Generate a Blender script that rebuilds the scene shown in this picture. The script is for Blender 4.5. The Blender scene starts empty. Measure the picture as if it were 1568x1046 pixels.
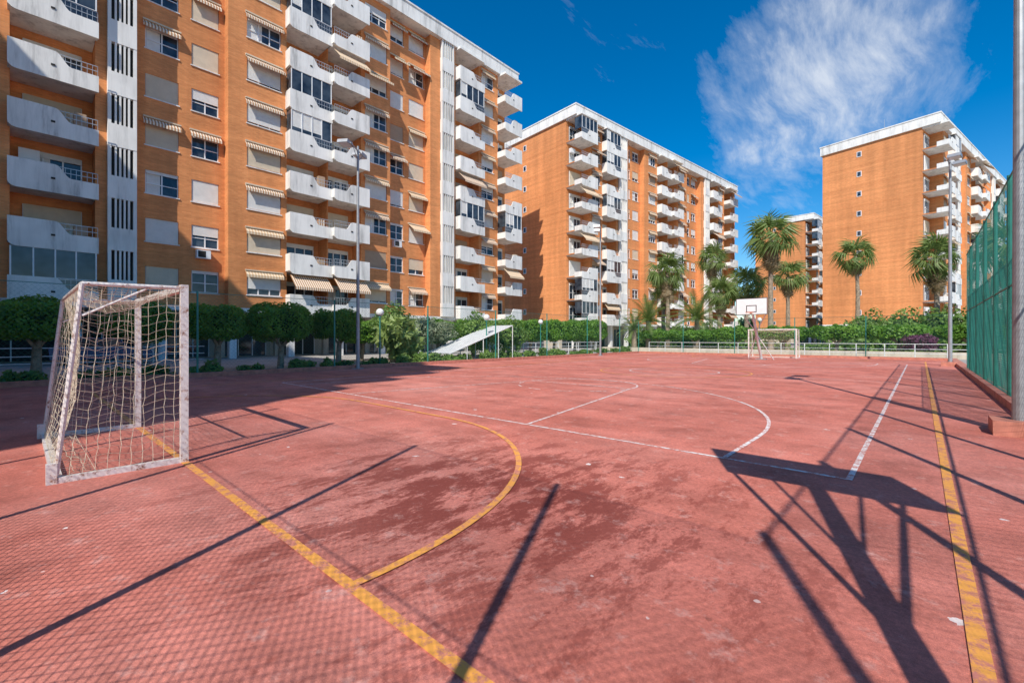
import bpy, math, random
import numpy as np
from mathutils import Vector, Matrix
random.seed(7); rng=np.random.default_rng(7)
S=bpy.context.scene
S.view_settings.view_transform='Standard'; S.view_settings.look='None'; S.view_settings.exposure=0

# ---------------------------------------------------------------- materials
def newmat(name):
    m=bpy.data.materials.new(name); m.use_nodes=True
    nt=m.node_tree; b=nt.nodes['Principled BSDF']; return m,nt,b
def N(nt,t,**k):
    n=nt.nodes.new(t)
    for a,v in k.items(): setattr(n,a,v)
    return n
def noise(nt,scale,detail=3,vec=None,rough=.6):
    n=N(nt,'ShaderNodeTexNoise'); n.inputs['Scale'].default_value=scale; n.inputs['Detail'].default_value=detail
    n.inputs['Roughness'].default_value=rough
    if vec is not None: nt.links.new(vec,n.inputs['Vector'])
    return n.outputs['Fac']
def ramp(nt,fac,stops):
    r=N(nt,'ShaderNodeValToRGB'); e=r.color_ramp.elements
    while len(e)<len(stops): e.new(.5)
    for i,(p,c) in enumerate(stops):
        e[i].position=p; e[i].color=(c[0],c[1],c[2],1) if not isinstance(c,(int,float)) else (c,c,c,1)
    nt.links.new(fac,r.inputs[0]); return r.outputs[0]
def mix(nt,fac,a,b,mode='MIX'):
    m=N(nt,'ShaderNodeMix',data_type='RGBA',blend_type=mode)
    def put(i,v):
        if isinstance(v,bpy.types.NodeSocket): nt.links.new(v,m.inputs[i])
        elif isinstance(v,(int,float)): m.inputs[i].default_value=v
        else: m.inputs[i].default_value=(v[0],v[1],v[2],1)
    put(0,fac); put(6,a); put(7,b); return m.outputs[2]
def math_(nt,op,a,b=None,c=None):
    m=N(nt,'ShaderNodeMath',operation=op)
    for i,v in enumerate((a,b,c)):
        if v is None: continue
        if isinstance(v,bpy.types.NodeSocket): nt.links.new(v,m.inputs[i])
        else: m.inputs[i].default_value=v
    return m.outputs[0]
def objco(nt): return N(nt,'ShaderNodeTexCoord').outputs['Object']
def mapping(nt,vec,scale=(1,1,1),loc=(0,0,0),rot=(0,0,0)):
    m=N(nt,'ShaderNodeMapping'); m.inputs['Scale'].default_value=scale; m.inputs['Location'].default_value=loc; m.inputs['Rotation'].default_value=rot
    nt.links.new(vec,m.inputs['Vector']); return m.outputs[0]
def bump(nt,b,h,strength=.3,dist=.02):
    n=N(nt,'ShaderNodeBump'); n.inputs['Strength'].default_value=strength; n.inputs['Distance'].default_value=dist
    nt.links.new(h,n.inputs['Height']); nt.links.new(n.outputs[0],b.inputs['Normal'])
def simple(name,c,rough=.6,metal=0,var=.12,scale=3.0):
    m,nt,b=newmat(name); co=objco(nt)
    f=noise(nt,scale,2,co)
    lo=tuple(x*(1-var) for x in c); hi=tuple(min(1,x*(1+var)) for x in c)
    nt.links.new(ramp(nt,f,[(.3,lo),(.7,hi)]),b.inputs['Base Color'])
    b.inputs['Roughness'].default_value=rough; b.inputs['Metallic'].default_value=metal
    return m

def brickmat(name,c):
    m,nt,b=newmat(name); co=objco(nt)
    sp=N(nt,'ShaderNodeSeparateXYZ'); nt.links.new(co,sp.inputs[0])
    cb=N(nt,'ShaderNodeCombineXYZ')
    nt.links.new(math_(nt,'ADD',sp.outputs[0],sp.outputs[1]),cb.inputs[0]); nt.links.new(sp.outputs[2],cb.inputs[1])
    br=N(nt,'ShaderNodeTexBrick'); nt.links.new(cb.outputs[0],br.inputs['Vector'])
    br.inputs['Scale'].default_value=1.0; br.inputs['Brick Width'].default_value=.26; br.inputs['Row Height'].default_value=.075
    br.inputs['Mortar Size'].default_value=.008
    br.inputs['Color1'].default_value=(c[0],c[1],c[2],1); br.inputs['Color2'].default_value=(c[0]*.84,c[1]*.76,c[2]*.74,1)
    br.inputs['Mortar'].default_value=(c[0]*.8,c[1]*.9,c[2]*1.2,1)
    st=noise(nt,.25,3,mapping(nt,co,(1,1,.25)))
    streak=noise(nt,1.2,3,mapping(nt,co,(1,1,.06)))
    rows=noise(nt,1.0,2,mapping(nt,co,(.03,.03,2.2)))
    col=mix(nt,1.0,br.outputs['Color'],ramp(nt,st,[(.3,.76),(.7,1.08)]),'MULTIPLY')
    col=mix(nt,1.0,col,ramp(nt,streak,[(.3,.84),(.7,1.04)]),'MULTIPLY')
    col=mix(nt,1.0,col,ramp(nt,rows,[(.35,.88),(.65,1.04)]),'MULTIPLY')
    nt.links.new(col,b.inputs['Base Color']); b.inputs['Roughness'].default_value=.85; b.inputs['Specular IOR Level'].default_value=.2
    return m
brick=brickmat('orange_brick',(.92,.375,.135))

def whitemat(name,c):
    m,nt,b=newmat(name); co=objco(nt)
    s=noise(nt,1.5,5,mapping(nt,co,(1,1,.12)),.72); s2=noise(nt,.5,3,co)
    col=ramp(nt,s,[(.30,tuple(x*.52 for x in c)),(.44,tuple(x*.88 for x in c)),(.55,c),(.8,tuple(min(1,x*1.05) for x in c))])
    col=mix(nt,1.0,col,ramp(nt,s2,[(.3,.86),(.6,1.0)]),'MULTIPLY')
    nt.links.new(col,b.inputs['Base Color']); b.inputs['Roughness'].default_value=.85; b.inputs['Specular IOR Level'].default_value=.25
    return m
white=whitemat('weathered_white_render',(.87,.85,.80))
cream=whitemat('cream_render',(.60,.52,.41))
frame=simple('white_window_frame',(.78,.79,.79),.4,0,.05)
shut_w=simple('white_shutter',(.80,.78,.73),.6,0,.06)
shut_b=simple('beige_shutter',(.72,.60,.44),.6,0,.06)
shut_k=simple('brown_shutter',(.50,.34,.22),.6,0,.06)
def shut_lines(m):
    nt=m.node_tree; b=nt.nodes['Principled BSDF']; co=objco(nt)
    w=N(nt,'ShaderNodeTexWave',wave_type='BANDS',bands_direction='Z'); w.inputs['Scale'].default_value=6; nt.links.new(co,w.inputs['Vector'])
    bump(nt,b,w.outputs['Fac'],.6,.03)
shut_lines(shut_w); shut_lines(shut_b); shut_lines(shut_k)
dark=simple('dark_void',(.03,.028,.026),.9)
def glassmat():
    m,nt,b=newmat('window_glass'); co=objco(nt)
    f=noise(nt,.9,2,co)
    nt.links.new(ramp(nt,f,[(.35,(.015,.02,.03)),(.65,(.07,.09,.11))]),b.inputs['Base Color'])
    b.inputs['Roughness'].default_value=.06; b.inputs['IOR'].default_value=1.6
    return m
glass=glassmat()
def stripemat(name,c1,c2,sc=3.0):
    m,nt,b=newmat(name); co=objco(nt)
    w=N(nt,'ShaderNodeTexWave',wave_type='BANDS',bands_direction='X'); w.inputs['Scale'].default_value=sc; nt.links.new(co,w.inputs['Vector'])
    nt.links.new(ramp(nt,w.outputs['Fac'],[(.45,c1),(.55,c2)]),b.inputs['Base Color']); b.inputs['Roughness'].default_value=.9
    return m
awn1=stripemat('striped_awning_fabric',(.76,.66,.52),(.42,.21,.10),1.9)
awn2=stripemat('cream_awning_fabric',(.74,.60,.43),(.60,.40,.23),1.6)
railm=simple('painted_rail_metal',(.5,.51,.52),.4,.3)
galv=simple('galvanised_steel',(.34,.35,.36),.5,.4,.15,6)
pvcw=simple('white_pole_paint',(.7,.7,.68),.5,0,.12,5)
greenfence=simple('green_fence_coating',(.03,.22,.17),.5,0,.2)
greennet=simple('green_windbreak_net',(.03,.21,.16),.8,0,.2)
wirem=simple('fence_wire',(.10,.16,.13),.5,.2)
redkerb=simple('red_painted_concrete',(.50,.19,.13),.9,0,.25,5)
trunkm=simple('tree_bark',(.28,.22,.16),.95,0,.4,9)
palmtrunk=simple('palm_trunk_bark',(.30,.23,.16),.95,0,.4,6)
def leafmat(name,lo,hi,sc=1.5,trans=True):
    m,nt,b=newmat(name)
    g=N(nt,'ShaderNodeNewGeometry')
    f=noise(nt,sc,2,g.outputs['Position']); f2=noise(nt,25,0,g.outputs['Position'])
    f=math_(nt,'ADD',math_(nt,'MULTIPLY',f,.6),math_(nt,'MULTIPLY',f2,.4))
    nt.links.new(ramp(nt,f,[(.36,lo),(.64,hi)]),b.inputs['Base Color']); b.inputs['Roughness'].default_value=.55
    if trans:
        t=N(nt,'ShaderNodeBsdfTranslucent'); t.inputs[0].default_value=(hi[0]*1.3,hi[1]*1.4,hi[2],1)
        mx=N(nt,'ShaderNodeMixShader'); mx.inputs[0].default_value=.3
        nt.links.new(b.outputs[0],mx.inputs[1]); nt.links.new(t.outputs[0],mx.inputs[2])
        nt.links.new(mx.outputs[0],nt.nodes['Material Output'].inputs[0])
    return m
leaf_ficus=leafmat('ficus_leaves',(.05,.13,.015),(.19,.36,.035))
leaf_shrub=leafmat('shrub_leaves',(.06,.13,.025),(.22,.34,.07),.8)
leaf_light=leafmat('yucca_leaves',(.16,.25,.06),(.38,.46,.16))
leaf_grey=leafmat('olive_grey_leaves',(.14,.18,.11),(.34,.38,.25))
leaf_palm=leafmat('palm_leaves',(.07,.12,.025),(.24,.31,.09))
leaf_purple=leafmat('purple_leaves',(.08,.03,.05),(.26,.08,.18))
leaf_dead=leafmat('dead_palm_leaves',(.20,.14,.08),(.42,.32,.19))
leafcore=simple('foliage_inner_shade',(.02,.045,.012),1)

def courtmat():
    m,nt,b=newmat('red_court_acrylic'); co=objco(nt)
    big=noise(nt,.22,4,co,.65); mid=noise(nt,1.3,6,co,.7); fine=noise(nt,30,3,co,.7); vf=noise(nt,220,1,co)
    col=ramp(nt,big,[(.3,(.56,.160,.112)),(.5,(.63,.205,.152)),(.72,(.71,.285,.225))])
    col=mix(nt,.9,col,ramp(nt,mid,[(.28,.60),(.5,.99),(.72,1.18)]),'MULTIPLY')
    col=mix(nt,.85,col,ramp(nt,fine,[(.3,.74),(.7,1.2)]),'MULTIPLY')
    col=mix(nt,.8,col,ramp(nt,vf,[(.3,.74),(.7,1.2)]),'MULTIPLY')
    band=noise(nt,.7,3,mapping(nt,co,(.35,1.6,1),(1,5,0),(0,0,.25)),.6)
    col=mix(nt,.7,col,ramp(nt,band,[(.35,.76),(.6,1.06)]),'MULTIPLY')
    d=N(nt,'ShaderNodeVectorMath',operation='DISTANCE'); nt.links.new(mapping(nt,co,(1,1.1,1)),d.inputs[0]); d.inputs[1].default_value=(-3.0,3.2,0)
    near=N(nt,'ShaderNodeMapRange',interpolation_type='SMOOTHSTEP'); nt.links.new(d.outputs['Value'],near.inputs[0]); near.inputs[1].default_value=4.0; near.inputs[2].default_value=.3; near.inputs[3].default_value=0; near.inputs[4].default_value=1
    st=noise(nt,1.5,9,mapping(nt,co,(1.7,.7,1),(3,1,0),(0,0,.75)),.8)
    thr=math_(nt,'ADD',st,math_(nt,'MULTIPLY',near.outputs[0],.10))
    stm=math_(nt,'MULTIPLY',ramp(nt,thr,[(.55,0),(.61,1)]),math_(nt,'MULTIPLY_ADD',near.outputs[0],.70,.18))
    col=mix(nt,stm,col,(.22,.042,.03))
    sc=noise(nt,4.5,6,mapping(nt,co,(1,1,1),(7,2,0)),.75)
    scm=math_(nt,'MULTIPLY',ramp(nt,sc,[(.56,0),(.72,1)]),.5)
    col=mix(nt,scm,col,(.78,.50,.43))
    wob=noise(nt,16,3,co)
    def spots(scale,thr,size,loc):
        vo=N(nt,'ShaderNodeTexVoronoi',feature='F1'); vo.inputs['Scale'].default_value=scale
        nt.links.new(mapping(nt,co,(1,1,1),loc),vo.inputs['Vector'])
        dist=math_(nt,'ADD',vo.outputs['Distance'],math_(nt,'MULTIPLY',math_(nt,'SUBTRACT',wob,.5),size*3.5))
        pick=N(nt,'ShaderNodeSeparateColor'); nt.links.new(vo.outputs['Color'],pick.inputs[0])
        rad=math_(nt,'MULTIPLY',math_(nt,'GREATER_THAN',pick.outputs[0],thr),math_(nt,'MULTIPLY_ADD',pick.outputs[1],size,.006))
        return math_(nt,'LESS_THAN',dist,rad),pick
    sp,_=spots(1.7,.2,.06,(.3,.2,.0)); col=mix(nt,math_(nt,'MULTIPLY',sp,.8),col,(.86,.80,.75))
    sp2,p2=spots(5,.4,.08,(3,4,0))
    col=mix(nt,math_(nt,'MULTIPLY',sp2,.6),col,ramp(nt,p2.outputs[2],[(.45,(.24,.08,.06)),(.55,(.82,.66,.60))]))
    nt.links.new(col,b.inputs['Base Color']); b.inputs['Roughness'].default_value=.8; b.inputs['Specular IOR Level'].default_value=.2
    bump(nt,b,fine,.45,.008)
    return m
court_m=courtmat()
def paint(name,c,wear):
    m,nt,b=newmat(name); co=objco(nt)
    f=noise(nt,9,6,co,.75); g=noise(nt,90,2,co)
    f=math_(nt,'ADD',math_(nt,'MULTIPLY',f,.8),math_(nt,'MULTIPLY',g,.2))
    nt.links.new(mix(nt,ramp(nt,f,[(wear,1),(wear+.10,0)]),c,(.57,.20,.15)),b.inputs['Base Color']); b.inputs['Roughness'].default_value=.7
    return m
pw=paint('white_line_paint',(.82,.78,.74),.435); po=paint('orange_line_paint',(.87,.38,.07),.42)
pav=simple('grey_paving',(.38,.35,.31),.9,0,.2,.8)

# ---------------------------------------------------------------- mesh builder
class MB:
    def __init__(s): s.v=[]; s.f=[]; s.m=[]; s.mats=[]
    def mi(s,m):
        if m not in s.mats: s.mats.append(m)
        return s.mats.index(m)
    def poly(s,pts,m):
        n=len(s.v); s.v+= [tuple(p) for p in pts]; s.f.append(tuple(range(n,n+len(pts)))); s.m.append(s.mi(m))
    def box(s,x0,x1,y0,y1,z0,z1,m):
        n=len(s.v); s.v+=[(x0,y0,z0),(x1,y0,z0),(x1,y1,z0),(x0,y1,z0),(x0,y0,z1),(x1,y0,z1),(x1,y1,z1),(x0,y1,z1)]
        i=s.mi(m)
        for f in ((0,3,2,1),(4,5,6,7),(0,1,5,4),(1,2,6,5),(2,3,7,6),(3,0,4,7)):
            s.f.append(tuple(n+k for k in f)); s.m.append(i)
    def prism(s,pts,y0,y1,m):
        n=len(s.v); k=len(pts); i=s.mi(m)
        s.v+=[(p[0],y0,p[1]) for p in pts]+[(p[0],y1,p[1]) for p in pts]
        s.f.append(tuple(range(n,n+k))); s.m.append(i)
        s.f.append(tuple(range(n+2*k-1,n+k-1,-1))); s.m.append(i)
        for a in range(k):
            b=(a+1)%k; s.f.append((n+b,n+a,n+k+a,n+k+b)); s.m.append(i)
    def tube(s,p,q,r0,r1=None,n=6,m=None,cap=True):
        r1=r0 if r1 is None else r1
        p=Vector(p);q=Vector(q); d=(q-p)
        if d.length<1e-6: return
        d.normalize(); u=d.orthogonal().normalized(); w=d.cross(u); b=len(s.v); i=s.mi(m)
        for c,r in ((p,r0),(q,r1)):
            for k in range(n):
                a=2*math.pi*k/n; s.v.append(tuple(c+u*(r*math.cos(a))+w*(r*math.sin(a))))
        for k in range(n):
            j=(k+1)%n; s.f.append((b+k,b+j,b+n+j,b+n+k)); s.m.append(i)
        if cap:
            s.f.append(tuple(b+k for k in range(n-1,-1,-1))); s.m.append(i)
            s.f.append(tuple(b+n+k for k in range(n))); s.m.append(i)
    def wire(s,p,q,r,seg,m):
        p=Vector(p);q=Vector(q); d=(q-p); L=d.length; d=d/L; u=d.orthogonal().normalized(); w=d.cross(u); i=s.mi(m)
        k=max(1,int(math.ceil(L/seg))); b=len(s.v)
        off=[u*(r*math.cos(a))+w*(r*math.sin(a)) for a in (0,2.0944,4.18879)]
        for j in range(k+1):
            c=p+d*(L*j/k)
            for o_ in off: s.v.append((c.x+o_.x,c.y+o_.y,c.z+o_.z))
        for j in range(k):
            for a in range(3):
                a2=(a+1)%3; s.f.append((b+3*j+a,b+3*j+a2,b+3*j+3+a2,b+3*j+3+a)); s.m.append(i)
    def path(s,pts,r,n,m):
        for a,b in zip(pts[:-1],pts[1:]): s.tube(a,b,r,r,n,m)
    def sphere(s,c,r,m,nu=14,nv=9):
        b=len(s.v); i=s.mi(m)
        for v in range(nv+1):
            ph=math.pi*v/nv
            for u in range(nu):
                th=2*math.pi*u/nu; s.v.append((c[0]+r*math.sin(ph)*math.cos(th),c[1]+r*math.sin(ph)*math.sin(th),c[2]+r*math.cos(ph)))
        for v in range(nv):
            for u in range(nu):
                u2=(u+1)%nu; s.f.append((b+v*nu+u,b+(v+1)*nu+u,b+(v+1)*nu+u2,b+v*nu+u2)); s.m.append(i)
    def mesh(s,name):
        me=bpy.data.meshes.new(name); me.from_pydata(s.v,[],s.f)
        for m in s.mats: me.materials.append(m)
        me.polygons.foreach_set('material_index',s.m); me.update(); return me
    def obj(s,name,parent=None,loc=(0,0,0),rot=0,smooth=False):
        me=s.mesh(name)
        if smooth: me.polygons.foreach_set('use_smooth',[True]*len(me.polygons))
        return link(name,me,parent,loc,rot)
def link(name,me,parent=None,loc=(0,0,0),rot=0,sc=1):
    o=bpy.data.objects.new(name,me); S.collection.objects.link(o); o.location=loc; o.rotation_euler=(0,0,rot); o.scale=(sc,)*3 if isinstance(sc,(int,float)) else sc
    if parent: o.parent=parent
    return o
def empty(name,loc=(0,0,0),rot=0):
    return link(name,None,None,loc,rot)

# ---------------------------------------------------------------- ground
g=MB(); g.poly([(-900,-900,0),(900,-900,0),(900,900,0),(-900,900,0)],pav); g.obj('ground')
c=MB(); c.poly([(-19.4,-3,.004),(1.3,-3,.004),(1.3,39,.004),(-19.4,39,.004)],court_m); c.obj('sports_court_surface')

def ribbon(mb,pts,w,z,m,closed=False):
    pts=[Vector((p[0],p[1])) for p in pts]; n=len(pts); L=[];R=[]
    for i in range(n):
        a=pts[i-1] if (i>0 or closed) else pts[i]; b=pts[(i+1)%n] if (i<n-1 or closed) else pts[i]
        d=(b-a).normalized(); nn=Vector((-d.y,d.x)); L.append(pts[i]+nn*w/2); R.append(pts[i]-nn*w/2)
    for i in range(n if closed else n-1):
        j=(i+1)%n
        mb.poly([(R[i].x,R[i].y,z),(R[j].x,R[j].y,z),(L[j].x,L[j].y,z),(L[i].x,L[i].y,z)],m)
def arc(cx,cy,r,a0,a1,n=32): return [(cx+r*math.cos(math.radians(a0+(a1-a0)*i/n)),cy+r*math.sin(math.radians(a0+(a1-a0)*i/n))) for i in range(n+1)]
CX=-7.85
w=MB(); o=MB(); zw=.008; zo=.012
x0,x1,y0,y1=CX-7.3,-.54,5.7,32.1
ribbon(w,[(x0,y0),(x1,y0)],.055,zw,pw); ribbon(w,[(x0,y1),(x1,y1)],.055,zw,pw)
ribbon(w,[(x1,y0-.0275),(x1,y1)],.055,zw+.0008,pw); ribbon(w,[(x0,y0),(x0,y1)],.055,zw+.0008,pw)
ribbon(w,[(x0,18.9),(x1,18.9)],.055,zw,pw); ribbon(w,arc(CX,18.9,1.8,0,360,48)[:-1],.055,zw+.0016,pw,True)
for sg,yb in ((1,y0),(-1,y1)):
    ribbon(w,[(CX+3,yb),(CX+1.8,yb+sg*5.9)],.055,zw+.0016,pw); ribbon(w,[(CX-3,yb),(CX-1.8,yb+sg*5.9)],.055,zw+.0016,pw)
    ribbon(w,[(CX-1.8,yb+sg*5.9),(CX+1.8,yb+sg*5.9)],.055,zw+.0024,pw)
    a=arc(CX,yb+sg*5.9,1.8,0,180*sg,30); ribbon(w,a,.055,zw+.0012,pw)
    for k in range(0,12,2): ribbon(w,arc(CX,yb+sg*5.9,1.8,-15*sg*k,-15*sg*(k+1),5),.055,zw+.0012,pw)
    a=[(CX+6.1,yb)]+arc(CX,yb+sg*1.5,6.1,0,180*sg,60)+[(CX-6.1,yb)]
    ribbon(w,a,.055,zw+.0020,pw)
w.obj('white_basketball_court_lines')
fx0,fx1,fy0,fy1=CX-8.05,.2,1.3,36.3
ribbon(o,[(fx0,fy0),(fx1,fy0)],.075,zo,po); ribbon(o,[(fx0,fy1),(fx1,fy1)],.075,zo,po)
ribbon(o,[(fx1,fy0-.0375),(fx1,fy1)],.075,zo+.0008,po); ribbon(o,[(fx0,fy0),(fx0,fy1)],.075,zo+.0008,po)
for sg,yb in ((1,fy0),(-1,fy1)):
    a=arc(CX+1.5,yb,3.9,0,90*sg,36)+arc(CX-1.5,yb,3.9,90*sg,180*sg,36)
    ribbon(o,a,.065,zo+.0016,po)
ribbon(o,arc(CX,18.8,3,0,360,60)[:-1],.065,zo+.0016,po,True)
o.obj('orange_futsal_court_lines')

k=MB()
k.box(-19.75,-19.4,-3,39.3,0,.16,redkerb); k.box(-19.75,1.65,39.0,39.35,0,.16,redkerb)
k.box(1.3,1.62,-3,39.0,0,.17,redkerb)
k.obj('court_kerb')

# ---------------------------------------------------------------- fences
def mesh_fence(name,p0,p1,H,sp,r,mpost,mwire,postgap,z0=.15,pr=.03,rails=(0,1),start=0.0,rr=.018,seg=.35):
    p0=Vector((p0[0],p0[1],0));p1=Vector((p1[0],p1[1],0)); L=(p1-p0).length; d=(p1-p0)/L
    root=empty(name)
    wm=MB(); Hh=H-z0
    for i in range(-int(Hh/sp)-1,int(L/sp)+1):
        for sg in (1,-1):
            s0=i*sp
            a,b=(0.0,Hh)
            if s0<0: a=-s0
            if s0+Hh>L: b=L-s0
            if b-a<=.02: continue
            if sg==1: q0=(s0+a,z0+a); q1=(s0+b,z0+b)
            else: q0=(s0+a,z0+Hh-a); q1=(s0+b,z0+Hh-b)
            wm.wire(p0+d*q0[0]+Vector((0,0,q0[1])),p0+d*q1[0]+Vector((0,0,q1[1])),r,seg,mwire)
    wm.obj('chain_link_mesh',root)
    pm=MB(); s=start
    while s<=L+.01:
        q=p0+d*s; pm.tube(q,q+Vector((0,0,H+.05)),pr,pr,8,mpost); s+=postgap
    for t in rails:
        z=z0+t*Hh; pm.wire(p0+Vector((0,0,z)),p1+Vector((0,0,z)),rr,1.0,mpost)
    pm.obj('posts_and_rails',root)
    return root
HF=4.85
mesh_fence('chain_link_fence',(1.46,-.78),(-19.5,-.78),HF,.08,.0029,galv,wirem,2.35,z0=.1,pr=.035,rails=(1,.5),start=1.86,rr=.006)
mesh_fence('green_court_fence',(1.46,-.78),(1.46,27.5),5.0,.10,.0022,greenfence,greenfence,2.6,z0=.17,pr=.045,rails=(0,.5,1),rr=.02)
mesh_fence('green_windbreak_screen',(1.50,9.5),(1.50,27.5),3.2,.11,.0040,greenfence,greennet,6.0,z0=.2,pr=.01,rails=(0,1),rr=.01)
mesh_fence('low_green_fence',(-19.6,-.78),(-19.6,39.2),3.1,.14,.0016,greenfence,greenfence,5.2,z0=.16,pr=.035,rails=(1,),rr=.012,seg=.6)
mesh_fence('low_green_fence',(-19.6,39.2),(1.5,39.2),2.9,.14,.0016,greenfence,greenfence,4.2,z0=.16,pr=.03,rails=(1,),rr=.012,seg=.6)

# ---------------------------------------------------------------- goals
def gp():
    m,nt,b=newmat('chipped_white_goal_paint'); co=objco(nt)
    f=noise(nt,14,5,co,.75)
    nt.links.new(ramp(nt,f,[(.34,(.28,.13,.08)),(.40,(.55,.42,.36)),(.47,(.74,.68,.64)),(.8,(.82,.78,.74))]),b.inputs['Base Color']); b.inputs['Roughness'].default_value=.5
    return m
goal_paint=gp(); netm=simple('net_cord',(.64,.54,.40),.9)
def goal_mesh():
    f=MB(); W=1.5; H=2.02; t=.037
    rust=goal_paint
    for sx in(-1,1):
        f.box(sx*W-t,sx*W+t,-t,t,0,H+t*1.0,rust)
        f.box(sx*W-t*.8,sx*W+t*.8,-1.07,-t,0.0,.06,rust)
        f.tube((sx*W,-t,H),(sx*W,-.86,H-.02),.022,.022,8,rust)
        f.tube((sx*W,-.86,H-.02),(sx*W,-1.05,.05),.022,.022,8,rust)
        f.tube((sx*W,-.86,H-.35),(sx*W,-.3,H-.01),.012,.012,6,rust)
    f.box(-W+t,W-t,-t,t,H-t,H+t-.002,rust)
    f.box(-W+t*.8,W-t*.8,-1.08,-1.0,0.003,.058,rust)
    f.tube((-W,-.86,H-.02),(W,-.86,H-.02),.02,.02,8,rust)
    f.box(-W-.035,-W+.035,-1.12,-1.04,0,.2,rust); f.box(W-.035,W+.035,-1.12,-1.04,0,.2,rust)
    n=MB(); r=.0027
    def panel(P,nrm,nu,nv,sag,wobs=1.0):
        pts=[[None]*(nv+1) for _ in range(nu+1)]
        ph=random.random()*6
        for i in range(nu+1):
            for j in range(nv+1):
                u=i/nu;v=j/nv; p=Vector(P(u,v))
                a=sag*math.sin(math.pi*u)*math.sin(math.pi*v)
                wob=(.02*math.sin(9*u+ph+5*v)+.012*math.sin(17*v+ph*2+7*u))*wobs
                edge=min(1,7*min(u,1-u,v,1-v))
                p+=Vector(nrm)*(a+wob*edge)+Vector((0,0,-abs(a)*.5-.06*edge*math.sin(7*u+ph)**2))
                p+=Vector((random.uniform(-1,1),random.uniform(-1,1),random.uniform(-1,1)))*.011*edge
                pts[i][j]=p
        for i in range(nu+1):
            for j in range(nv+1):
                if i<nu: n.tube(pts[i][j],pts[i+1][j],r,r,3,netm,False)
                if j<nv: n.tube(pts[i][j],pts[i][j+1],r,r,3,netm,False)
    panel(lambda u,v:(-W+2*W*u,-1.05+.19*v,.06+(H-.08)*v),(0,1,0),32,22,.14)
    panel(lambda u,v:(-W+2*W*u,-.86*(1-v),H-.02*(1-v)),(0,0,-1),32,9,.10)
    for sx in(-1,1):
        panel(lambda u,v,sx=sx:(sx*W,-(1.05-.19*v)*(1-u),.06+(H-.08)*v),(-sx,0,0),11,22,.06)
    panel(lambda u,v:(-W+2*W*u,-1.0+.25*v,.05+.16*v*(1-v)),(0,0,1),30,3,.05)
    return f.mesh('goal_frame'),n.mesh('goal_net')
gf,gn=goal_mesh()
for (x,y,r) in ((CX,1.3,0),(CX,36.1,math.pi)):
    e=empty('futsal_goal',(x,y,.004),r); link('goal_frame',gf,e); link('goal_net',gn,e)

# ---------------------------------------------------------------- basketball hoops
def hoop(loc,rot,zb):
    e=empty('basketball_hoop',loc,rot)
    b=MB(); bd=simple('backboard_white',(.8,.8,.78),.4,0,.05)
    blk=simple('black_marking',(.03,.03,.03),.5)
    b.box(-.9,.9,0,.03,zb,zb+1.05,bd)
    def rect(a0,a1,c0,c1,t):
        for q in ((a0,a1,c0,c0+t),(a0,a1,c1-t,c1),(a0,a0+t,c0+t,c1-t),(a1-t,a1,c0+t,c1-t)):
            b.box(q[0],q[1],-.006,-.001,q[2],q[3],blk)
    rect(-.9,.9,zb,zb+1.05,.04); rect(-.295,.295,zb+.15,zb+.6,.045)
    b.obj('backboard',e)
    p=MB()
    p.tube((0,2.4,0),(0,.14,zb+.3),.085,.075,14,pvcw)
    p.tube((0,.14,zb+.3),(0,.03,zb+.3),.05,.05,8,pvcw)
    kz=1.8; ky=2.4-2.26*kz/(zb+.3)
    p.tube((0,ky,kz),(.82,.05,zb+.05),.025,.025,8,pvcw); p.tube((0,ky,kz),(-.55,.05,zb+.05),.025,.025,8,pvcw)
    for sx in(-1,1):
        p.tube((0,ky-.3,kz+.45),(sx*.45,.05,zb+.55),.018,.018,8,pvcw)
        p.tube((sx*.45,.05,zb+.03),(sx*.45,.05,zb+1.0),.02,.02,6,pvcw)
        p.tube((sx*.75,2.3,.0),(sx*.03,ky+.15,kz-.2),.03,.03,8,pvcw)
    p.box(-.3,.3,2.1,2.7,0,.04,galv)
    p.obj('leaning_post_and_struts',e)
    r=MB(); rm=simple('orange_rim_paint',(.6,.12,.03),.5)
    ring=[(.225*math.cos(a*math.pi/10),-.38+.225*math.sin(a*math.pi/10),zb+.15) for a in range(21)]
    r.path(ring,.01,6,rm); r.box(-.06,.06,-.16,-.006,zb+.1,zb+.15,rm)
    r.obj('rim',e)
    nn=MB()
    for a in range(10):
        for sg in(-1,1):
            pr=None
            for q in range(5):
                ang=(a+sg*q*.5)*math.pi/5; rr=.225-.09*q/4
                pt=(rr*math.cos(ang),-.38+rr*math.sin(ang),zb+.15-.1*q)
                if pr: nn.tube(pr,pt,.003,.003,3,netm,False)
                pr=pt
    nn.obj('hoop_net',e)
hoop((.78,2.42,0),math.pi,3.1)
hoop((CX,30.9,0),0,2.87)

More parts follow.
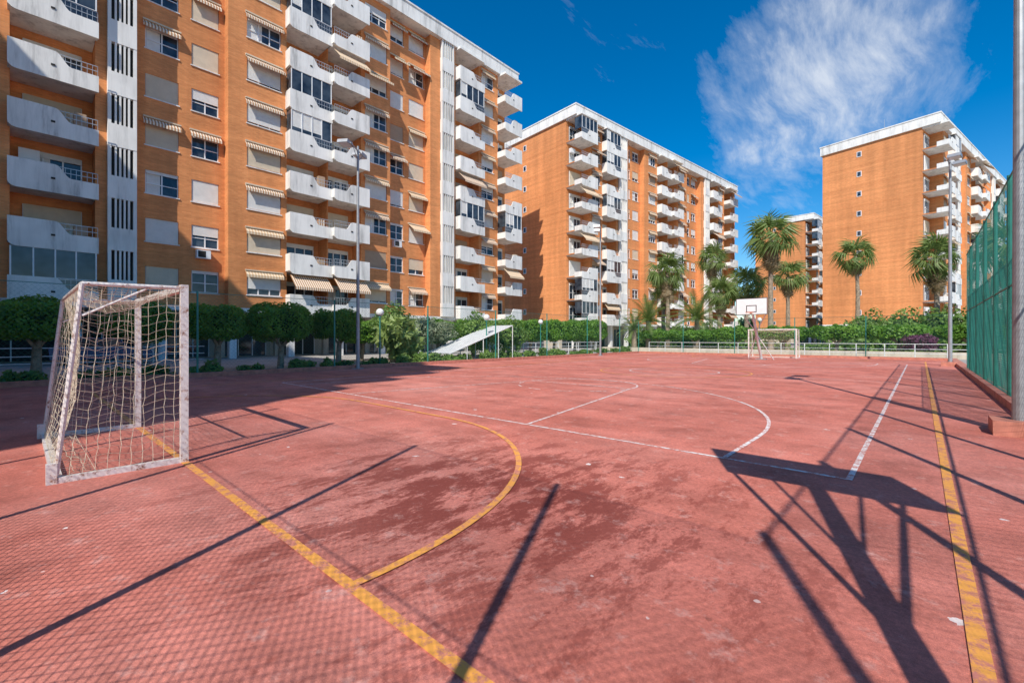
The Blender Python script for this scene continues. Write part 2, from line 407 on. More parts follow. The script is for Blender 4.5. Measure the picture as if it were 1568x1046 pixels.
# ---------------------------------------------------------------- floodlight poles
def lamp(loc,rot,H=10.4,mat=galv,base=False,arms=True):
    e=empty('floodlight_pole',loc,rot); m=MB()
    m.tube((0,0,0),(0,0,H),.085,.05,14,mat); m.box(-.2,.2,-.2,.2,0,.03,mat)
    m.tube((-.75,0,H-.25),(.75,0,H-.15),.03,.03,8,mat)
    m.tube((-.5,0,H-.24),(0,0,H-.7),.015,.015,6,mat); m.tube((.5,0,H-.17),(0,0,H-.7),.015,.015,6,mat)
    m.obj('pole',e)
    h=MB(); hd=simple('lamp_housing',(.35,.36,.37),.4,.4); gl=simple('lamp_lens',(.7,.72,.74),.15)
    for sx in(-1,1):
        cx=sx*.7
        pts=[(cx-.3,-.0),(cx+.3,-.0),(cx+.24,.16),(cx-.24,.16)]
        h.prism([(p[0],p[1]+H-.2) for p in pts],-.5,-.02,hd)
        h.box(cx-.26,cx+.26,-.47,-.05,H-.212,H-.203,gl)
    h.obj('floodlight_heads',e)
    if base:
        b=MB(); b.prism([(-.34,0),(.34,0),(.30,.22),(-.30,.22)],-.3,.3,redkerb); b.obj('footing_block',e)
    return e
lamp((-19.3,10.6,0),math.radians(-55),10.3)
lamp((-19.0,31.4,0),math.radians(-60),10.3)
lamp((1.09,10.05,0),math.radians(90),10.3,base=True)
lamp((1.1,31.8,0),math.radians(80),10.5,base=True)
def globe(loc,h=2.5):
    e=empty('globe_lamp',loc); m=MB(); m.tube((0,0,0),(0,0,h),.045,.035,10,greenfence); m.tube((0,0,h),(0,0,h+.1),.09,.07,10,greenfence)
    m.obj('post',e); b=MB(); b.sphere((0,0,h+.28),.21,simple('opal_globe',(.8,.8,.76),.3)); b.obj('globe',e,smooth=True)
globe((-21.2,12.9,0)); globe((-21.2,20.8,0)); globe((-11,46,0),2.8); globe((-24,30,0))

# ---------------------------------------------------------------- buildings
def building(name,origin,ang,cols,L,depth,nfl=9,seed=1,detail=True):
    rnd=random.Random(seed); e=empty(name,origin,ang)
    Z0=3.5; FH=3.0; ZT=Z0+FH*nfl; C=1.5
    W=MB();T=MB();G=MB();A=MB();R=MB()
    W.box(0,L,C,depth,Z0,ZT,brick)
    W.box(.6,L-.6,4.2,depth-.5,0,Z0-.3,cream)
    T.box(-.02,L+.02,.0,depth+.02,Z0-.3,Z0-.002,white)
    s=.6
    while s<L-.3:
        T.box(s-.22,s+.22,.35,.85,0,Z0-.3,white); T.box(s-.22,s+.22,3.0,3.4,0,Z0-.3,cream)
        s+=3.9
    s=1.0
    while s<L-3.5:
        G.box(s,s+3.0,4.14,4.2,.05,2.7,glass if rnd.random()<.5 else dark)
        for q in (0,1,2,3): T.box(s+q*.98,s+q*.98+.06,4.08,4.138,.05,2.7,frame)
        s+=3.9
    def window(s0,s1,y,z0,z1,p=.6):
        G.box(s0,s1,y+.16,y+.2,z0,z1,glass)
        fw=.055
        T.box(s0,s0+fw,y+.1,y+.158,z0,z1,frame);T.box(s1-fw,s1,y+.1,y+.158,z0,z1,frame)
        T.box(s0+fw,s1-fw,y+.1,y+.158,z0,z0+fw,frame);T.box(s0+fw,s1-fw,y+.1,y+.158,z1-fw,z1,frame)
        w=s1-s0; k=2 if w<1.9 else 3
        for i in range(1,k):
            xx=s0+w*i/k; T.box(xx-.035,xx+.035,y+.1,y+.157,z0+fw,z1-fw,frame)
        if w<2.4: T.box(s0+fw,s1-fw,y+.105,y+.156,z0+(z1-z0)*.42,z0+(z1-z0)*.42+.05,frame)
        q=rnd.random(); sm=shut_w if q<.55 else (shut_b if q<.88 else shut_k)
        if rnd.random()<p:
            fr=rnd.choice([1,1,.96,.7,.45,.9,1]); T.box(s0+.03,s1-.03,y+.05,y+.098,z1-(z1-z0)*fr,z1,sm)
        else:
            T.box(s0+.03,s1-.03,y+.05,y+.098,z1-(z1-z0)*.14,z1,shut_w)
            if rnd.random()<.4:
                T.box(s0+fw+.02,s0+w*.45,y+.159,y+.1595,z0+fw,z1-fw,shut_w)
    for ci,col in enumerate(cols):
        s0,s1,t=col[0],col[1],col[2]; y=col[3] if len(col)>3 else 0.0
        if t=='b':
            W.box(s0,s1,y,C,Z0,ZT,brick)
        elif t in('w','a'):
            wz0,wz1=.95,2.4
            W.box(s0,s1,y,C,Z0,Z0+wz0,brick)
            for f in range(nfl):
                zb=Z0+f*FH
                top=zb+FH+wz0 if f<nfl-1 else ZT
                W.box(s0,s1,y,C,zb+wz1,top,brick)
                W.box(s0,s1,y+.3,C,zb+wz0,zb+wz1,brick)
                window(s0+.002,s1-.002,y,zb+wz0,zb+wz1,.62)
                T.box(s0-.06,s1+.06,y-.06,y+.1,zb+wz0-.07,zb+wz0-.003,white)
                if t=='a' or rnd.random()<.2:
                    if rnd.random()<.8:
                        ext=rnd.choice([.3,.35,.3,.55,.95]); zt=zb+wz1+.22; a=s0-.12;b_=s1+.12
                        m=awn1 if rnd.random()<.65 else awn2
                        A.poly([(a,y-.02,zt),(a,y-ext,zt-.12-ext*.55),(b_,y-ext,zt-.12-ext*.55),(b_,y-.02,zt)],m)
                        A.poly([(a,y-ext,zt-.12-ext*.55),(a,y-ext-.01,zt-.3-ext*.55),(b_,y-ext-.01,zt-.3-ext*.55),(b_,y-ext,zt-.12-ext*.55)],m)
                        T.box(a,b_,y-.14,y-.002,zt,zt+.09,shut_b)
                elif rnd.random()<.12:
                    T.box(s0+.2,s0+1.0,y-.38,y-.004,zb+.2,zb+.75,frame); G.box(s0+.28,s0+.72,y-.385,y-.381,zb+.26,zb+.69,dark)
        elif t=='s':
            T.box(s0,s1,y-.0,C,Z0,ZT+.0,cream)
            wd=s1-s0
            for f in range(nfl):
                zb=Z0+f*FH
                T.box(s0,s1,y-.35,y-.002,zb,zb+1.3,white)
                G.box(s0+.02,s1-.02,y-.06,y-.004,zb+1.302,zb+FH-.002,dark)
                for xa,xb in ((s0,s0+.16),(s1-.16,s1)): T.box(xa,xb,y-.33,y-.062,zb+1.302,zb+FH-.002,white)
                nb=4
                for i in range(nb):
                    xx=s0+.16+(wd-.32)*(i+1)/(nb+1); T.box(xx-.045,xx+.045,y-.33,y-.062,zb+1.302,zb+FH-.002,white)
        elif t in('B','D'):
            pr=.85 if t=='B' else 1.25; wd=s1-s0
            for f in range(nfl):
                zb=Z0+f*FH
                T.box(s0+.004,s1-.004,-pr+.12,C-.002,zb-.2,zb-.002,white)
                window(s0+.45,s1-.45,C-.22,zb+.02,zb+2.25,.4)
                W.box(s0,s1,C-.02,C,zb+2.26,zb+FH-.21,brick)
                h1=1.12;h2=.5; fl=(t=='D'); pts=[]
                bot=-.38; c=.3
                pts+=[(s0-.08,bot+c)]+[(s0-.08+c*(1-math.cos(a)),bot+c*(1-math.sin(a))) for a in (.5,1.0,1.57)]
                pts+=[(s1+.08,bot)]
                def top(u):
                    a,b=.5,.68
                    if u<a: return h1
                    if u>b: return h2
                    return h2+(h1-h2)*(.5+.5*math.cos(math.pi*(u-a)/(b-a)))
                tp=[(s0-.08+(wd+.16)*u,top(u if not fl else 1-u)) for u in ([1,.68,.65,.62,.59,.56,.53,.5,0] if not fl else [1,.5,.47,.44,.41,.38,.35,.32,0])]
                pts+=tp
                T.prism([(p[0],zb+p[1]) for p in pts],-pr,-pr+.12,white)
                hl,hr=(h1,h2) if not fl else (h2,h1)
                T.box(s0-.08,s0+.03,-pr+.122,-.003,zb-.15,zb+hl,white)
                T.box(s1-.03,s1+.08,-pr+.122,-.003,zb-.15,zb+hr,white)
                ra,rb=(s0+wd*.55,s1+.04) if not fl else (s0-.04,s0+wd*.45)
                for zz in (.78,1.05): R.tube((ra,-pr+.06,zb+zz),(rb,-pr+.06,zb+zz),.022,.022,4,railm,False)
                n=7
                for i in range(n+1):
                    xx=ra+(rb-ra)*i/n; R.tube((xx,-pr+.06,zb+.5),(xx,-pr+.06,zb+1.05),.014,.014,4,railm,False)
                G.box(s0+wd*.45,s0+wd*.45+.16,-pr-.03,-pr-.002,zb+.32,zb+.42,dark)
                rr=rnd.random()
                if rr<.2:
                    y=-pr+.02
                    G.box(s0,s1,y+.04,y+.07,zb+.5,zb+FH-.38,glass)
                    T.box(s0,s1,y,y+.12,zb+FH-.388,zb+FH-.381,frame)
                    k=4
                    for i in range(k+1):
                        xx=s0+(wd-.06)*i/k; T.box(xx,xx+.06,y+.0,y+.038,zb+h1+.002,zb+FH-.389,frame)
                    T.box(s0,s1,y-.005,y+.039,zb+h1-.03,zb+h1+.001,frame)
                    for xx in(s0,s1-.03): G.box(xx,xx+.03,y+.072,-.01,zb+h1,zb+FH-.38,glass)
                    if rnd.random()<.6: T.box(s0+.05,s0+wd*rnd.choice([.25,.5,.75]),y+.0385,y+.0395,zb+h1+.3,zb+FH-.39,shut_w)
                elif rr<.36:
                    d=rnd.choice([.5,1.0,1.35]); zt=zb+FH-.4; m=awn2 if rnd.random()<.6 else awn1; y=-pr+.5
                    A.poly([(s0+.1,y,zt),(s0+.1,y-d,zt-.35-d*.6),(s1-.1,y-d,zt-.35-d*.6),(s1-.1,y,zt)],m)
                    A.poly([(s0+.1,y-d,zt-.35-d*.6),(s0+.1,y-d-.01,zt-.55-d*.6),(s1-.1,y-d-.01,zt-.55-d*.6),(s1-.1,y-d,zt-.35-d*.6)],m)
                elif rr<.5:
                    T.box(s0+.3,s0+1.1,C-.6,C-.25,zb+1.6,zb+2.15,frame)
                if rr>.5 and rnd.random()<.5:
                    G.box(s1-.9,s1-.4,-pr+.3,-pr+.7,zb,zb+rnd.uniform(.9,1.5),rnd.choice([shut_b,frame,shut_k,awn1]))
            T.box(s0-.08,s1+.08,-pr,C-.002,ZT-.2,ZT-.004,white)
    T.box(-.25,L+.25,-.45,depth+.25,ZT+.0,ZT+1.25,white)
    T.box(-.32,L+.32,-.52,depth+.32,ZT+1.252,ZT+1.40,white)
    W.box(L*.45,L*.45+3.2,6,9.5,ZT+1.41,ZT+2.6,brick); T.box(L*.45-.15,L*.45+3.35,5.85,9.65,ZT+2.6,ZT+2.8,white)
    for i in range(7):
        xx=2+L*i/7.3; yy=3+rnd.uniform(0,5)
        R.tube((xx,yy,ZT+1.4),(xx,yy,ZT+1.4+rnd.uniform(1,2.2)),.03,.02,4,railm); R.tube((xx-.5,yy,ZT+2.4),(xx+.5,yy,ZT+2.4),.015,.015,3,railm)
    for f in range(nfl):
        zb=Z0+f*FH
        for yy in (depth*.62,):
            T.box(-.05,-.002,yy,yy+.6,zb+1.3,zb+2.1,frame); G.box(-.055,-.051,yy+.08,yy+.52,zb+1.38,zb+2.02,glass)
        W.box(-.012,-.001,.02,depth-.02,zb-.12,zb+.03,brick)
    W.obj('brick_walls',e);T.obj('balconies_frames_and_trim',e);G.obj('glazing',e);R.obj('balcony_rails',e)
    if A.v: A.obj('awnings',e)
    return e
def sh(cols,o): return [(c[0]-o,c[1]-o)+tuple(c[2:]) for c in cols]
main=[(-14,-9.5,'b'),(-9.5,-7.5,'w'),(-7.5,-6,'b'),(-6,-4.2,'a'),(-4.2,-.3,'b'),(-.3,2.95,'B'),(2.95,3.45,'b'),(3.45,4.75,'s'),(4.75,5.3,'b',.8),(5.3,7,'w',.8),(7,7.7,'b',.8),
 (7.7,9.25,'w',.8),(9.25,9.6,'b',.8),(9.6,10.75,'b'),(10.75,13,'a'),(13,13.4,'b'),(13.4,16.45,'B'),(16.45,16.55,'b'),(16.55,19.4,'D'),(19.4,19.75,'b'),(19.75,21.85,'a'),(21.85,22.2,'b'),
 (22.2,22.7,'b',.8),(22.7,24.1,'w',.8),(24.1,24.7,'b',.8),(24.7,26.4,'a',.8),(26.4,26.6,'b',.8),(26.6,27.8,'b'),(27.8,29.3,'s'),(29.3,29.75,'b'),(29.75,33,'B'),(33,33.4,'b'),(33.4,35.2,'a'),(35.2,35.9,'b'),(35.9,38.5,'D')]
building('brick_apartment_building',(-34.8,-14,0),math.radians(90),sh(main,-14),52.6,14,seed=3)
std=[(0.05,3.2,'D'),(3.2,3.6,'b'),(3.6,5.4,'a'),(5.4,5.8,'b'),(5.8,9,'B'),(9,9.5,'b'),(9.5,11.3,'s'),(11.3,12,'b'),(12,13.6,'w',.8),(13.6,14.2,'b',.8),(14.2,15.8,'w',.8),(15.8,16.2,'b',.8),(16.2,17.4,'b'),
 (17.4,19.4,'a'),(19.4,19.9,'b'),(19.9,22.95,'B'),(22.95,23.05,'b'),(23.05,26,'D'),(26,26.5,'b'),(26.5,28.5,'a'),(28.5,29.4,'b'),(29.4,30.2,'b',.8),(30.2,31.8,'w',.8),(31.8,32.4,'b',.8),(32.4,34,'w',.8),(34,34.4,'b',.8),
 (34.4,35.5,'b'),(35.5,37.2,'s'),(37.2,37.7,'b'),(37.7,41,'B'),(41,41.4,'b'),(41.4,43.4,'a'),(43.4,43.9,'b'),(43.9,47.2,'D'),(47.2,48.7,'b')]
building('brick_apartment_building',(-33.5,49,0),math.atan2(.993,.117),std,48.7,15,seed=11)
building('brick_apartment_building',(1.6,83.9,0),math.atan2(.976,.22),std,48.7,13.6,seed=23)
building('brick_apartment_building',(-19.7,130.8,0),math.atan2(.993,.117),std,48.7,13,seed=31)
building('brick_apartment_building',(-1.9,-14.4,0),math.pi,std,48.7,14,seed=41)

# ---------------------------------------------------------------- vegetation
def leafquads(P,Nrm,size,elong=1.6,jit=.8):
    n=len(P); d=rng.normal(size=(n,3)); d/=np.linalg.norm(d,axis=1)[:,None]
    nn=Nrm+jit*rng.normal(size=(n,3)); nn/=np.linalg.norm(nn,axis=1)[:,None]
    u=np.cross(nn,d); u/=np.linalg.norm(u,axis=1)[:,None]; v=np.cross(nn,u)
    s=size*rng.uniform(.6,1.3,(n,1))
    a=P-u*s*elong*.5; b=P+v*s*.5; c=P+u*s*elong*.5; e=P-v*s*.5
    V=np.stack([a,b,c,e],1).reshape(-1,3); F=np.arange(n*4).reshape(-1,4); return V,F
def npmesh(name,V,F,mat):
    me=bpy.data.meshes.new(name); me.from_pydata(V.tolist(),[],F.tolist()); me.materials.append(mat); me.update(); return me
def boxcanopy(hx,hy,hz,n,size,amp=.12,pw_=4):
    p=rng.uniform(-1,1,(n,3)); ax=rng.choice(3,n,p=[hy*hz,hx*hz,hx*hy]/np.sum([hy*hz,hx*hz,hx*hy])); sg=rng.choice([-1,1],n)
    p[np.arange(n),ax]=sg; q=p.copy()
    l4=(np.abs(p)**pw_).sum(1)**(1/pw_); q=p/l4[:,None]
    nr=np.sign(q)*np.abs(q)**3; nr/=np.linalg.norm(nr,axis=1)[:,None]
    ph=rng.uniform(0,6,3)
    lump=amp*(np.sin(q[:,0]*hx*3+ph[0])*np.sin(q[:,1]*hy*3.3+ph[1])+np.sin(q[:,2]*hz*4+q[:,0]*hx*5+ph[2])*.6)
    P=q*np.array([hx,hy,hz])+nr*(lump+rng.uniform(-.18,.09,n))[:,None]
    return P,nr
def blob(c,r,n,amp=.18):
    d=rng.normal(size=(n,3)); d/=np.linalg.norm(d,axis=1)[:,None]
    ph=rng.uniform(0,6,4)
    l=1+amp*(np.sin(d[:,0]*5+ph[0])*np.sin(d[:,1]*5+ph[1])+np.sin(d[:,2]*7+ph[2])*.7)-rng.uniform(-.08,.28,n)
    return np.array(c)+d*l[:,None]*np.array(r),d
def ficus(loc,hx,hy,z0,z1,n=9000,size=.09,name='clipped_ficus_tree',pw_=4):
    e=empty(name,loc); hz=(z1-z0)/2
    P,nr=boxcanopy(hx,hy,hz,n,size,pw_=pw_); P[:,2]+=(z0+z1)/2
    V,F=leafquads(P,nr,size); link('foliage',npmesh('ficus_foliage',V,F,leaf_ficus),e)
    m=MB(); cz=(z0+z1)/2
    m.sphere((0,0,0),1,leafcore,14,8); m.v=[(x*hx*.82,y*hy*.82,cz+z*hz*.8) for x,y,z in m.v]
    m.obj('inner_shade_core',e)  # dark ellipsoid added inside the leaves; its colour stands in for inner shade
    t=MB(); t.tube((0,0,0),(.05,.03,z0*.75),.16,.12,9,trunkm)
    for k in range(5):
        a=k*1.26+random.random(); t.tube((.05,.03,z0*.7),(.05+hx*.5*math.cos(a),.03+hy*.5*math.sin(a),z0+.25),.07,.03,6,trunkm)
    t.obj('trunk_and_limbs',e)
def shrubmass(name,blobs,n,size,mat,core=True,elong=1.6):
    e=empty(name,(blobs[0][0][0],blobs[0][0][1],0)); off=np.array([blobs[0][0][0],blobs[0][0][1],0])
    vol=[b[1][0]*b[1][2] for b in blobs]; Vs=[];Fs=[];k=0; m=MB()
    for b,vv in zip(blobs,vol):
        nn=int(n*vv/sum(vol))+20; P,nr=blob(np.array(b[0])-off,b[1],nn); P[:,2]=np.maximum(P[:,2],.03)
        V,F=leafquads(P,nr,size,elong); Vs.append(V);Fs.append(F+k);k+=len(V)
        if core:
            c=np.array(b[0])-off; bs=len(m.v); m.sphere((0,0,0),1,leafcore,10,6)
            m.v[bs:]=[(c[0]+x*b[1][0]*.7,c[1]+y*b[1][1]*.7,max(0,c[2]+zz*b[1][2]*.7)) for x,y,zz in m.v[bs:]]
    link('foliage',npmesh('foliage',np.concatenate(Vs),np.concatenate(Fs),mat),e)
    if core: m.obj('shade_core',e)  # added filler blobs, coloured dark as the shade between shrub leaves
    return e
for (y,hy,z0,z1) in ((-2.5,1.1,1.5,2.6),(.4,1.0,1.5,2.65),(3.1,.98,1.5,2.62),(5.75,.98,1.5,2.72),(8.35,1.3,1.4,2.95),(11.2,1.0,1.5,2.75)):
    ficus((-22.4,y,0),1.05,hy,z0,z1,11000,.075,pw_=3.6)
for (y,hy,z1) in ((14.5,1.2,2.4),(17.5,1.3,2.5),(20.5,1.3,2.6),(24,1.5,2.7),(27.5,1.5,2.8),(31,1.5,2.9),(34.5,1.5,3.0),(38,1.5,3.1),(41.5,1.5,3.2)):
    ficus((-26,y,0),1.1,hy,1.25,z1,6000,.11)
x=-20.0
while x<8:
    ficus((x,44.2+random.uniform(-.2,.2),0),1.8,1.0,1.4,2.15+random.uniform(-.15,.15),5500,.12); x+=3.75
def Y_blobs(x,ys,h,r): return [((x+random.uniform(-.7,.7),y+random.uniform(-.6,.6),h*random.uniform(.1,.35)),(r*random.uniform(.4,1.1),r*random.uniform(.4,1.3),h*random.uniform(.25,.6))) for y in ys]
shrubmass('rose_shrubs',Y_blobs(-21.2,np.arange(-2,12,.9),.6,.4),6000,.08,leaf_shrub)
shrubmass('garden_shrubs',Y_blobs(-21.2,np.arange(12.5,39,1.3),.8,.65),11000,.1,leaf_shrub)
shrubmass('pale_yucca_shrub',[((-22.2,14.6,1.8),(.8,.8,.7)),((-22.5,15.4,1.0),(.7,.7,.8))],1300,.32,leaf_light,True,3.2)
shrubmass('olive_bush',[((-23.4,17.2,1.9),(1.1,1.3,.8)),((-23.4,18.7,1.8),(.9,1.0,.7))],5000,.09,leaf_grey)
shrubmass('laurel_bush',[((-24.2,15.6,2.1),(1.2,1.3,1.2)),((-24.0,22.6,1.8),(1.2,1.6,1.4)),((-24,26,1.6),(1.2,1.8,1.2))],8000,.12,leaf_shrub)
bl=[]
for i in range(13):
    X=-24+3.2*i+random.uniform(-1,1); low=-17<X<-4.5; h=random.uniform(.5,1.0) if low else random.uniform(1.3,2.2)
    bl.append(((X,50+random.uniform(-2,3),h*.7),(2.2,1.8,h)))
shrubmass('background_garden_hedge',bl,20000,.18,leaf_shrub)
shrubmass('garden_tree_mass',[((-4+2.8*i,60+random.uniform(-3,3),1.6),(2.2,2,random.uniform(1.6,2.9))) for i in range(6)],14000,.18,leaf_shrub)
shrubmass('bougainvillea_bush',[((0.0,43.0,1.1),(.9,.8,.6))],1800,.11,leaf_purple)
shrubmass('distant_tree_belt',[((-60+7*i+random.uniform(-2,2),150+random.uniform(-6,6),3.0),(5,4,random.uniform(3,5))) for i in range(24)],16000,.7,leaf_shrub)

# fan palms
def fanfrond(rad,droop,dead=False):
    m=MB(); mat=leaf_dead if dead else leaf_palm
    pl=rad*.5
    m.tube((0,0,0),(pl,0,-droop*.15),.03,.018,4,mat,False)
    c=Vector((pl,0,-droop*.15)); nb=15
    fold=random.uniform(.1,.5)
    for i in range(nb):
        a=math.radians(-110+220*i/(nb-1)+random.uniform(-4,4)); L=rad*.55*(1-.25*abs(a)/1.8)*random.uniform(.75,1.12)
        d=Vector((math.cos(a),math.sin(a),-fold*abs(math.sin(a))))
        w_=Vector((-math.sin(a),math.cos(a),0))*(rad*.028)
        mid=c+d*L*.55+Vector((0,0,.02)); tip=c+d*L*.92+Vector((0,0,-droop*.5-L*random.uniform(.25,.6)))
        m.poly([c,mid-w_,mid+w_],mat); m.poly([mid-w_,tip,mid+w_],mat)
    return m
def fanpalm_mesh(rad,H,seed,skirt=.8):
    random.seed(seed); m=MB()
    def place(f,M):
        b=len(m.v); m.v+=[tuple(M@Vector(v)) for v in f.v]; i=m.mi(f.mats[0])
        for q in f.f: m.f.append(tuple(b+k for k in q)); m.m.append(i)
    nf=36
    for k in range(nf):
        az=k*2.39996+random.uniform(-.3,.3); el=math.radians(84-128*(k/nf)+random.uniform(-15,15))
        f=fanfrond(rad*random.uniform(.68,1.15),rad*(.12+.35*k/nf))
        M=Matrix.Translation((0,0,H+random.uniform(-.1,.25)))@Matrix.Rotation(az,4,'Z')@Matrix.Rotation(-el,4,'Y')@Matrix.Rotation(random.uniform(-.9,.9),4,'X')
        place(f,M)
    for k in range(int(34*skirt)):
        az=k*2.39996; el=math.radians(-46-36*k/34+random.uniform(-8,8))
        f=fanfrond(rad*random.uniform(.55,.85),rad*.2,True)
        M=Matrix.Translation((0,0,H-.1-.05*k))@Matrix.Rotation(az,4,'Z')@Matrix.Rotation(-el,4,'Y')
        place(f,M)
    t=MB(); prev=None; n=14; bx,by=random.uniform(-.25,.25),random.uniform(-.25,.25)
    for i in range(n+1):
        u=i/n; p=Vector((bx*math.sin(u*3.0),by*math.sin(u*3.0),H*u)); p.x-=bx*math.sin(3.0)*u; p.y-=by*math.sin(3.0)*u
        r=.27-.12*u+.02*(i%2)
        if prev: t.tube(prev[0],p,prev[1],r,10,palmtrunk,False)
        prev=(p,r)
    return m.mesh('palm_crown'),t.mesh('palm_trunk')
for (px,py,H,rad,sd,sk) in ((-11.1,50.7,11.5,2.75,1,1.0),(-5.9,69,11.4,2.6,2,.5),(1.1,61.8,9.2,2.7,3,1.0),(-12,63.4,8.8,2.4,4,.6),(-20.85,48.6,8.6,2.5,5,1.0),(-19.9,60.3,11.4,2.3,6,.6),(-14.3,54.6,7.1,2.7,7,.4),(5.6,56,9.0,2.8,8,.8),(-22.6,52,7.5,2.0,9,1.0),(-16.4,52.5,6.2,2.2,12,.5)):
    c_,t_=fanpalm_mesh(rad,H,sd,sk); e=empty('fan_palm_tree',(px,py,0)); link('crown',c_,e); link('trunk',t_,e)
random.seed(5)
def datepalm(loc,H,L,nf=34,name='date_palm_tree'):
    e=empty(name,loc); m=MB()
    for k in range(nf):
        az=k*2.39996; el=math.radians(80-85*k/nf+random.uniform(-6,6)); pts=[]; d=Vector((math.cos(az)*math.cos(el),math.sin(az)*math.cos(el),math.sin(el))); p=Vector((0,0,H)); ns=12
        for i in range(ns+1):
            pts.append(p.copy()); p+=d*(L/ns); d.z-=.085*(1+.5*(i/ns)); d.normalize()
        for i in range(ns): m.tube(pts[i],pts[i+1],.025*(1-i/ns)+.006,.025*(1-(i+1)/ns)+.006,3,leaf_palm,False)
        side=Vector((-math.sin(az),math.cos(az),0))
        for i in range(1,ns*3):
            u=i/(ns*3)*ns; j=int(u); q=pts[j].lerp(pts[min(j+1,ns)],u-j); dd=(pts[min(j+1,ns)]-pts[j]).normalized()
            ll=L*.2*(math.sin(math.pi*min(1,.12+u/ns*.9))**.6)
            for sg in(-1,1):
                t=q+(side*sg*.85+dd*.7+Vector((0,0,-.25+random.uniform(-.15,.15)))).normalized()*ll
                ww=dd*.03*L/3
                m.poly([q-ww,q+ww,t],leaf_palm)
    m.obj('crown',e); t=MB(); t.tube((0,0,0),(0,0,H+.1),.3,.24,10,palmtrunk); t.obj('trunk',e)
datepalm((-21.2,44.6,0),3.1,3.2); datepalm((-17,46.9,0),3.3,3.5); datepalm((-22.2,43.4,0),2.2,2.2,26)
datepalm((-23.2,15.0,0),1.4,1.7,20)

# ---------------------------------------------------------------- railings and small structures
def railing(name,p0,p1,H=1.0,gap=1.6,mat=pvcw,z=(.35,.65,1.0)):
    m=MB(); p0=Vector(p0+(0,));p1=Vector(p1+(0,)); L=(p1-p0).length; d=(p1-p0)/L; s=0
    while s<=L+.01: q=p0+d*s; m.tube(q,q+Vector((0,0,H)),.03,.03,6,mat); s+=gap
    for zz in z: m.tube(p0+Vector((0,0,zz*H)),p1+Vector((0,0,zz*H)),.02,.02,6,mat)
    m.obj(name)
railing('white_garden_railing',(-19.5,41.2),(9,41.2)); railing('white_garden_railing',(-24.2,20),(-24.2,40))
railing('white_entrance_railing',(-27.5,-6),(-27.5,6.5),1.0,1.3)
m=MB(); m.box(-26,9,42.2,42.45,0,.45,cream); m.obj('low_garden_wall')
def canopy():
    e=empty('garage_ramp_canopy',(-22.0,20.2,0)); m=MB()
    tm=simple('white_translucent_sheet',(.66,.67,.67),.4,0,.08)
    L=5.6
    m.poly([(-1.1,-L/2,.45),(1.1,-L/2,.45),(1.1,L/2,2.25),(-1.1,L/2,2.25)],tm)
    m.poly([(-1.1,-L/2,.5),(-1.1,L/2,2.3),(1.1,L/2,2.3),(1.1,-L/2,.5)],tm)
    m.obj('sheet_roof',e); f=MB(); k=1.8
    for x in(-1.12,1.12):
        f.tube((x,-L/2,.48),(x,L/2,2.28),.035,.035,6,pvcw)
        for i in range(5):
            u=i/4; f.tube((x,-L/2+L*u,0),(x,-L/2+L*u,.46+k*u),.03,.03,6,pvcw)
    f.obj('steel_frame',e)
canopy()
def car(loc,rot,col):
    e=empty('parked_car',loc,rot); body=simple('car_paint',col,.25,.3,.03); m=MB()
    low=[(-2.05,.3),(2.0,.3),(2.08,.6),(1.95,.78),(1.05,.93),(-1.8,.98),(-2.1,.9)]
    m.prism(low,-.86,.86,body)
    cab=[(1.0,.932),(.45,1.36),(-1.1,1.40),(-1.75,.982)]; m.prism(cab,-.72,.72,glass)
    m.prism([(.5,1.362),(.42,1.42),(-1.05,1.46),(-1.15,1.402)],-.7,.7,body)
    for xx in(.98,-.3,-1.45):
        for sy in(-1,1): m.tube((xx,sy*.74,.95),(xx-(.5 if xx>0 else (-.0 if xx>-1 else -.35)),sy*.71,1.4),.035,.035,5,body)
    m.obj('body',e); w_=MB(); ty=simple('tyre_rubber',(.02,.02,.02),.9)
    for x in(-1.3,1.3):
        for sy in(-1,1):
            w_.tube((x,sy*.66,.32),(x,sy*.88,.32),.32,.32,18,ty); w_.tube((x,sy*.885,.32),(x,sy*.89,.32),.19,.19,12,galv)
    w_.obj('wheels',e)
    l=MB(); l.box(2.0,2.07,-.75,-.45,.6,.75,frame); l.box(2.0,2.07,.45,.75,.6,.75,frame); l.obj('headlights',e)
car((-33.2,3.2,0),math.radians(84),(.05,.10,.22))

# ---------------------------------------------------------------- light, sky, camera
sd=Vector((.46,-.89,1.0)).normalized()
sun=bpy.data.lights.new('sun','SUN'); sun.energy=5.0; sun.angle=math.radians(.5); sun.color=(1,.95,.87)
so=bpy.data.objects.new('sun',sun); S.collection.objects.link(so); so.rotation_euler=(-sd).to_track_quat('-Z','Y').to_euler()
wd=bpy.data.worlds.new('World'); S.world=wd; wd.use_nodes=True; nt=wd.node_tree
bg=nt.nodes['Background']; sky=N(nt,'ShaderNodeTexSky',sky_type='NISHITA'); sky.sun_disc=False
sky.sun_elevation=math.radians(45); sky.sun_rotation=math.atan2(.46,-.89); sky.air_density=1.0; sky.dust_density=.3; sky.ozone_density=3.0
hs=N(nt,'ShaderNodeHueSaturation'); hs.inputs['Saturation'].default_value=1.5; hs.inputs['Value'].default_value=1.15; nt.links.new(sky.outputs[0],hs.inputs['Color'])
co=N(nt,'ShaderNodeTexCoord').outputs['Generated']
sp=N(nt,'ShaderNodeSeparateXYZ'); nt.links.new(co,sp.inputs[0])
zc=math_(nt,'ADD',math_(nt,'MAXIMUM',sp.outputs[2],0.0),.12)
cb=N(nt,'ShaderNodeCombineXYZ'); nt.links.new(math_(nt,'DIVIDE',sp.outputs[0],zc),cb.inputs[0]); nt.links.new(math_(nt,'DIVIDE',sp.outputs[1],zc),cb.inputs[1])
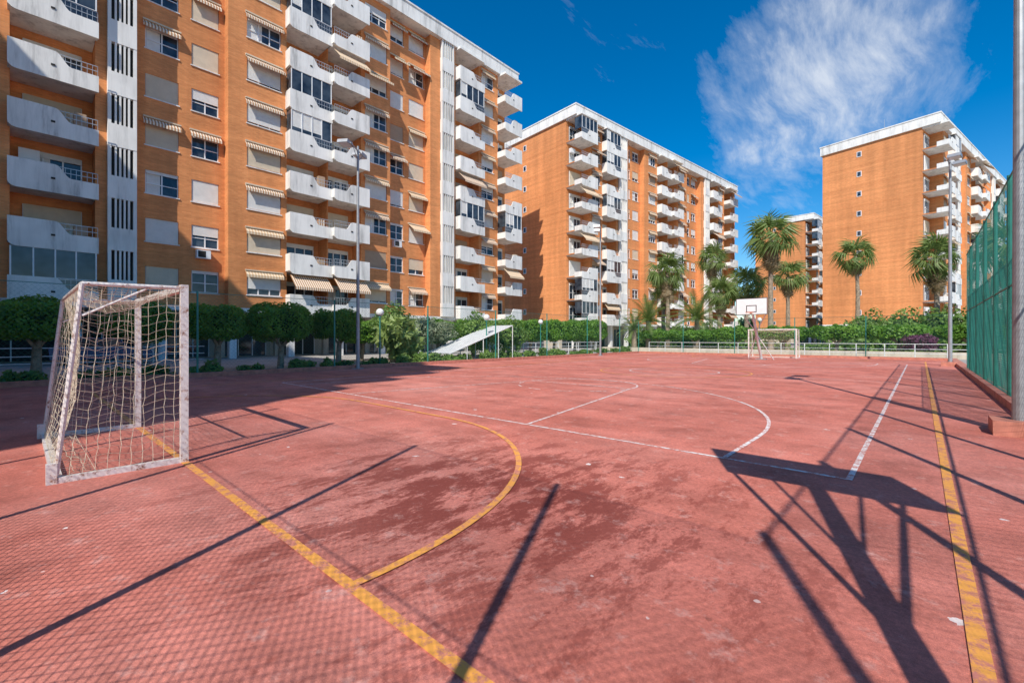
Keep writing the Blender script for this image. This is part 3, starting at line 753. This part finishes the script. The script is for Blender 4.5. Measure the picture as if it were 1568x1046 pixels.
warp=N(nt,'ShaderNodeTexNoise'); warp.inputs['Scale'].default_value=1.2; warp.inputs['Detail'].default_value=2; nt.links.new(cb.outputs[0],warp.inputs['Vector'])
wv=N(nt,'ShaderNodeVectorMath',operation='MULTIPLY_ADD'); nt.links.new(warp.outputs['Color'],wv.inputs[0]); wv.inputs[1].default_value=(.25,.25,0); nt.links.new(cb.outputs[0],wv.inputs[2])
w1=noise(nt,1.7,5,mapping(nt,wv.outputs[0],(1.3,.7,1),(2.2,.4,0),(0,0,.35)),.55)
w2=noise(nt,6,8,mapping(nt,wv.outputs[0],(2.0,.55,1),(.2,.9,0),(0,0,-.35)),.66)
wisp=math_(nt,'ADD',math_(nt,'MULTIPLY',w1,.5),math_(nt,'MULTIPLY',w2,.5))
def lobe(d,w0,w1):
    d=Vector(d).normalized(); v=N(nt,'ShaderNodeVectorMath',operation='DOT_PRODUCT'); nt.links.new(co,v.inputs[0]); v.inputs[1].default_value=d
    r=N(nt,'ShaderNodeMapRange',interpolation_type='SMOOTHSTEP'); nt.links.new(v.outputs['Value'],r.inputs[0]); r.inputs[1].default_value=w0; r.inputs[2].default_value=w1; return r.outputs[0]
l1=lobe((-.13,.90,.415),.972,1.0); l2=lobe((.30,.93,.25),.975,1.0); l3=lobe((-.70,.66,.42),.98,1.0)
ms=math_(nt,'ADD',math_(nt,'ADD',math_(nt,'MULTIPLY',l1,.31),math_(nt,'MULTIPLY',l2,.13)),math_(nt,'MULTIPLY',l3,.07))
cl=math_(nt,'ADD',wisp,ms)
cm=ramp(nt,cl,[(.60,0),(.73,.20),(.90,.72)])
nt.links.new(mix(nt,cm,hs.outputs[0],(7.2,7.5,7.9)),bg.inputs['Color']); bg.inputs['Strength'].default_value=.125

cam=bpy.data.cameras.new('camera'); cam.sensor_width=36; cam.lens=688/1568*36; cam.shift_y=-6/1568; cam.clip_end=3000; cam.clip_start=.02
cobj=bpy.data.objects.new('camera',cam); S.collection.objects.link(cobj); cobj.location=(0,0,1.45); cobj.rotation_euler=(math.radians(90),0,math.radians(42.3)); S.camera=cobj
